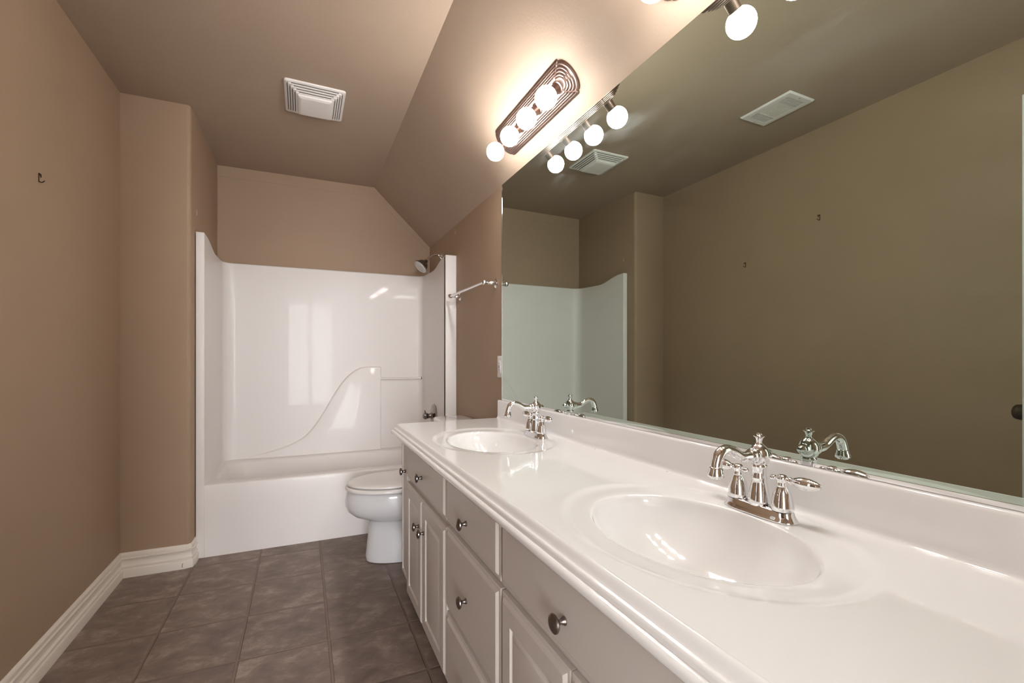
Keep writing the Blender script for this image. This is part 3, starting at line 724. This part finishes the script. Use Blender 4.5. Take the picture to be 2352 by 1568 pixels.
bm = BM(); box(bm, (rx0 + 0.03, ry0 + 0.03, H - 0.0018), (rx1 - 0.03, ry1 - 0.03, H - 0.0008)); obj('backing', bm, SLOT, reg, sm=False, label='dark duct opening')
bm = BM()
xa, xb, ya, yb = rx0 + 0.033, rx1 - 0.033, ry0 + 0.035, ry1 - 0.035
for k in range(6):
    for y0_, d in ((ya + 0.004 + k * 0.0085, 1), (yb - 0.004 - k * 0.0085, -1)):
        box(bm, (xa, y0_ - 0.0016, H - 0.0085), (xb, y0_ + 0.0016, H - 0.002))
for k in range(14):
    x = xa + 0.003 + k * (xb - xa - 0.006) / 13
    box(bm, (x - 0.0024, ya + 0.058, H - 0.0085), (x + 0.0024, yb - 0.058, H - 0.002))
for y in (ya + 0.055, yb - 0.055): box(bm, (xa, y - 0.003, H - 0.009), (xb, y + 0.003, H - 0.002))
obj('louver', bm, PLAST, reg, sm=False)
for y in (ry0 + 0.017, ry1 - 0.017):
    bm = BM(); lathe(bm, [(0.004, 0.009), (0.0035, 0.0105), (0, 0.011)], ((rx0 + rx1) / 2, y, H), (0, 0, -1), n=12); obj('screw', bm, CHROME, reg)

# ------------------------------------------------------------------ towel bar
twb = thing('towel_bar', 'polished nickel towel bar on the wall between the tub and mirror', 'towel bar', (xR, 2.63, 1.546))
for y in (2.318, 2.945):
    bm = BM(); lathe(bm, [(0.027, 0), (0.027, 0.003), (0.024, 0.006), (0.017, 0.008), (0.0135, 0.013), (0.0135, 0.022), (0.0105, 0.036), (0.0075, 0.042), (0.0095, 0.044), (0.0095, 0.046), (0.0065, 0.048), (0.0065, 0.054), (0.009, 0.057), (0.009, 0.059)], (xR, y, 1.546), (-1, 0, 0), n=28)
    p = obj('post', bm, CHROME, twb)
    bm = BM(); ball(bm, (xR - 0.072, y, 1.546), 0.0155); obj('ball_end', bm, CHROME, p)
bm = BM(); tube(bm, [(xR - 0.072, 2.318, 1.546), (xR - 0.072, 2.945, 1.546)], 0.0078, spline=False, n=20); obj('bar', bm, CHROME, twb)

# ------------------------------------------------------------------ outlet
oy0, oy1, oz0, oz1 = 2.226, 2.290, 1.026, 1.143
out_ = thing('wall_outlet', 'white rectangular outlet plate beside the mirror edge', 'outlet', (xR, 2.258, 1.085))
bm = BM(); box(bm, (xR - 0.006, oy0, oz0), (xR, oy1, oz1), 0.0025); obj('plate', bm, PLAST, out_)
bm = BM(); box(bm, (xR - 0.0085, 2.243, 1.052), (xR - 0.005, 2.276, 1.118), 0.001); ins = obj('receptacle', bm, DOORP, out_)
bm = BM()
for z in (1.068, 1.102):
    for y in (2.255, 2.264): box(bm, (xR - 0.0088, y - 0.0008, z - 0.004), (xR - 0.0084, y + 0.0008, z + 0.004))
box(bm, (xR - 0.0092, 2.252, 1.080), (xR - 0.0084, 2.267, 1.0835)); box(bm, (xR - 0.0092, 2.252, 1.0865), (xR - 0.0084, 2.267, 1.090))
obj('socket_slots', bm, SLOT, out_, sm=False)

# ------------------------------------------------------------------ little wall hangers on the left wall
def hanger(y, z, label, first=None):
    t = thing('wall_hanger', label, 'hook', (xL, y, z), 'leftover hangers on the left wall')
    if first:
        for ch in first.children: c = ch.copy(); C.objects.link(c); c.parent = t
        return t
    bm = BM()
    box(bm, (xL, y - 0.003, z - 0.016), (xL + 0.002, y + 0.001, z + 0.016), 0.0005); box(bm, (xL, y - 0.003, z + 0.010), (xL + 0.004, y + 0.011, z + 0.016), 0.0005)
    obj('bracket', bm, BRONZE, t, sm=False)
    bm = BM(); tube(bm, [(xL + 0.002, y - 0.001, z - 0.014), (xL + 0.008, y + 0.003, z - 0.015), (xL + 0.012, y + 0.010, z - 0.007)], 0.0018, n=8, k=4)
    tube(bm, [(xL + 0.003, y + 0.008, z + 0.012), (xL + 0.004, y + 0.006, z + 0.003)], 0.0016, n=8, spline=False)
    obj('prong', bm, BRONZE, t); return t
h1 = hanger(2.178, 1.777, 'small dark metal hanger left on the brown left wall')
hanger(1.681, 1.967, 'small dark hanger high on the left wall, upper right one in the mirror', h1)
